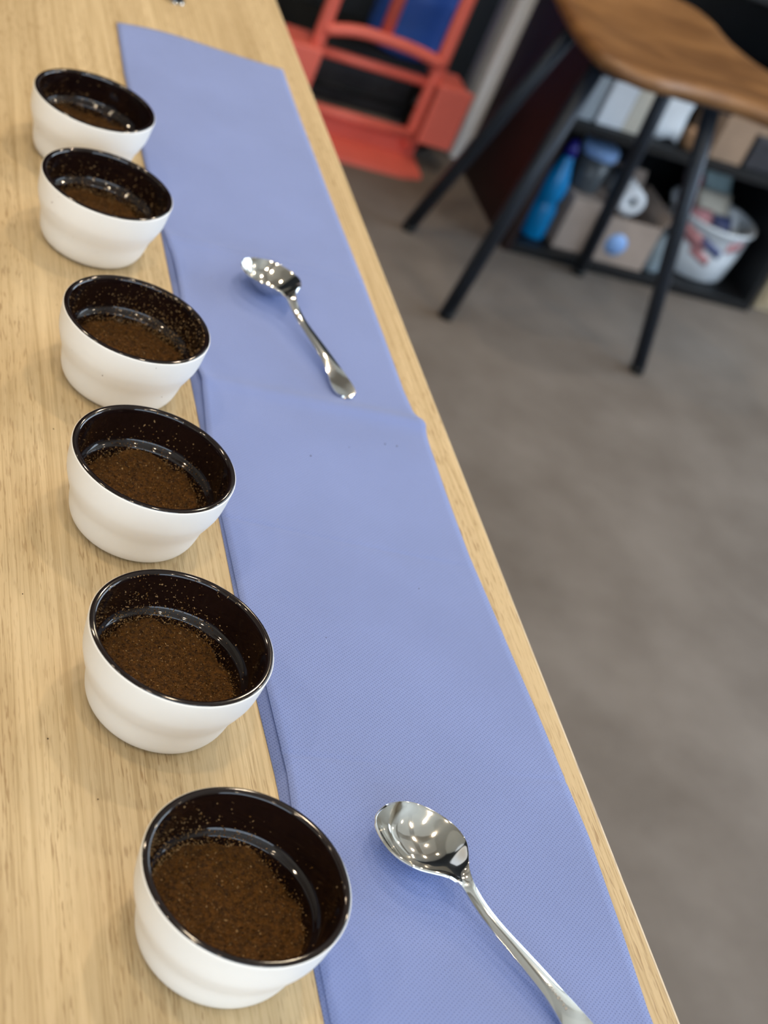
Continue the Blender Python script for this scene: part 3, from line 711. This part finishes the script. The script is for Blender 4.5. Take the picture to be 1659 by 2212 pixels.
packet(216.4, 314.6, 18.6, 9.6, 8.5, 2.8, (0.95, 0, 0), 'paper_cream', 'cream packet across the middle of the pile')
packet(211.6, 318.9, 20.0, 4.6, 9.5, 2.8, (0.95, 0, 0), 'pk_red', 'small red packet at the back left of the pile')
packet(218.4, 319.9, 21.4, 8.0, 11, 2.8, (0.95, 0, 0), 'pk_teal', 'large pale teal packet standing behind the cream one')
packet(217.5, 324.2, 22.0, 8.5, 11, 2.2, (0.95, 0, 0), 'pk_teal', 'pale teal packet at the very back of the tub pile')
# upper compartment
def folder(x0, x1, h, m, label, cat='folder', d=26, y0=303):
    r = empty('file_folder', ((x0 + x1) / 2, y0 + d / 2, Z2)); o = ((x0 + x1) / 2, y0 + d / 2, Z2); tag(r, label, cat, 'files on the upper shelf')
    box('folder_spine', x0, x1, y0, y0 + 0.5, Z2, Z2 + h, m, r, 0.15, o)
    box('folder_cover', x0, x0 + 0.3, y0 + 0.5, y0 + d, Z2, Z2 + h, m, r, 0, o); box('folder_cover', x1 - 0.3, x1, y0 + 0.5, y0 + d, Z2, Z2 + h, m, r, 0, o)
    box('page_block', x0 + 0.3, x1 - 0.3, y0 + 0.5, y0 + d - 0.5, Z2 + 0.5, Z2 + h - 0.8, 'paper_cream', r, 0, o)
folder(164.0, 168.0, 26, 'paper_grey', 'light grey file folder at the left end of the upper shelf')
folder(169.2, 175.8, 25, 'paper_white', 'white file folder second on the upper shelf')
folder(175.9, 182.6, 25, 'paper_cream', 'cream file folder third on the upper shelf')
bm = bmesh.new(); bmesh.ops.create_cube(bm, size=1); bmesh.ops.subdivide_edges(bm, edges=bm.edges[:], cuts=7, use_grid_fill=True)
for v in bm.verts:
    c = v.co * 2; q = 1 - 0.25 * max(0, c.z) ** 2
    v.co = Vector((c.x * 3.7 * q * (1 + 0.08 * math.sin(5 * c.z)), c.y * 6 * (1 - 0.6 * max(0, c.z) ** 2), (c.z + 1) * 10.5 + 0.5 * math.sin(4 * c.x))) / 100
ob = link('paper_bag', from_bm(bm, 'paper_bag'), 'bag', None, True); ob.location = (1.876, 3.105, (Z2 + 0.6) / 100)
tag(ob, 'pale blue white plastic bag standing beside the cream folder', 'bag')
wc = lathe('wooden_cup', [(0, 0), (2.0, 0), (2.5, 1.2), (2.6, 3.2), (2.4, 4.6), (2.0, 4.6), (2.1, 2.0), (0, 1.0)], 'tan_wood', (195.3, 304.8, Z2), None, 28)
tag(wc, 'small tan wooden cup on the edge of the upper shelf', 'cup')
carton('cardboard_box', 200.2, 209.0, 303, 316, Z2, 10.5, 'card', 'tan cardboard box on the upper shelf beside the dark box')
db = empty('storage_box', (219.5, 312, Z2)); tag(db, 'dark grey box with lid on the upper shelf', 'box')
box('box_body', 210.2, 229, 303, 322, Z2, Z2 + 4.6, 'dark_box', db, 0.3, (219.5, 312, Z2)); box('box_lid', 209.9, 229.3, 302.7, 322.3, Z2 + 4.7, Z2 + 8.2, 'dark_box', db, 0.4, (219.5, 312, Z2))
carton('cardboard_box', 209.8, 229.0, 304, 320, Z2 + 8.2, 8.0, 'card', 'tan cardboard box lying on the dark grey box')
bx = empty('beige_cabinet', (256, 322, 0)); tag(bx, 'low beige cabinet right of the black shelf', 'cabinet')
box('cabinet_body', 235.5, 276, 304, 341, 0, 36, 'beige', bx, 0.3, (256, 322, 0)); box('cabinet_door', 237, 275, 303, 304, 2, 34, 'beige', bx, 0.2, (256, 322, 0))

# ------------------------------------------------------------------ wooden stool with a live-edge seat
so = (160, 281, 0)
stl = empty('stool', so); tag(stl, 'stool with carved brown wooden seat on dark splayed metal legs', 'stool')
out = crom([(138.2, 258), (142, 254.6), (148, 252.6), (158, 254.6), (169, 255.3), (176, 254.2), (185, 252), (193, 256), (194.5, 266), (191.5, 276), (186.5, 282), (184.0, 292), (184.5, 304), (181, 312), (168, 317), (152, 311), (142, 298), (138.6, 284), (137.2, 268), (138.2, 258)], 4)[:-1]
SZ = 65.0
cx, cy = 160, 281
rings_ = [(0.0, -0.9), (0.25, -0.85), (0.5, -0.6), (0.7, -0.25), (0.86, 0.0), (0.95, -0.15), (0.99, -0.8), (1.0, -1.7), (0.985, -2.7), (0.94, -3.5), (0.85, -3.9), (0.5, -4.1), (0.0, -4.1)]
lifted = []
for p in out:                                  # the back of the seat curls up
    y_ = p[1] if p[1] < 285 else 285 + (p[1] - 285) * 0.42
    k = y_ / p[1]; lifted.append((p[0] * k, y_, 80.5 * (1 - k)))
n = len(out); vs_, fs = [], []
cx, cy = 159, 277
for k, dz in rings_:
    if k == 0: vs_.append(((cx - so[0]) / 100, (cy - so[1]) / 100, (SZ + dz) / 100)); continue
    for p in lifted: vs_.append((((cx - so[0]) + (p[0] - cx) * k) / 100, ((cy - so[1]) + (p[1] - cy) * k) / 100, (SZ + dz + p[2] * k ** 3) / 100))
for i in range(n): fs.append((0, 1 + i, 1 + (i + 1) % n))
nrg = len(rings_) - 2
for j in range(nrg - 1):
    for i in range(n):
        a = 1 + j * n + i; b_ = 1 + j * n + (i + 1) % n; fs.append((a, a + n, b_ + n, b_))
last = len(vs_) - 1
for i in range(n): fs.append((last, 1 + (nrg - 1) * n + (i + 1) % n, 1 + (nrg - 1) * n + i))
me = bpy.data.meshes.new('seat'); me.from_pydata(vs_, [], fs); me.update()
link('seat', me, 'slab', stl, True)
FT = [(135.7, 299.3), (135.5, 263.2), (181.7, 258.4), (180.8, 298.6)]
TP = [(144.5, 283.0), (144.5, 267.5), (168.0, 262.5), (170.0, 284.0)]
for (fx, fy), (tx, ty) in zip(FT, TP):
    tube('leg', [(fx, fy, 0.8), (tx, ty, SZ - 3.2)], [1.6, 1.75], 'navy_metal', stl, 12, so)
    tube('foot_cap', [(fx, fy, 0), (fx + (tx - fx) * 0.03, fy + (ty - fy) * 0.03, 1.9)], 1.64, 'rubber', stl, 12, so)
box('under_plate', 142, 172, 260, 286.5, SZ - 5.2, SZ - 4.0, 'navy_metal', stl, 0.2, so)
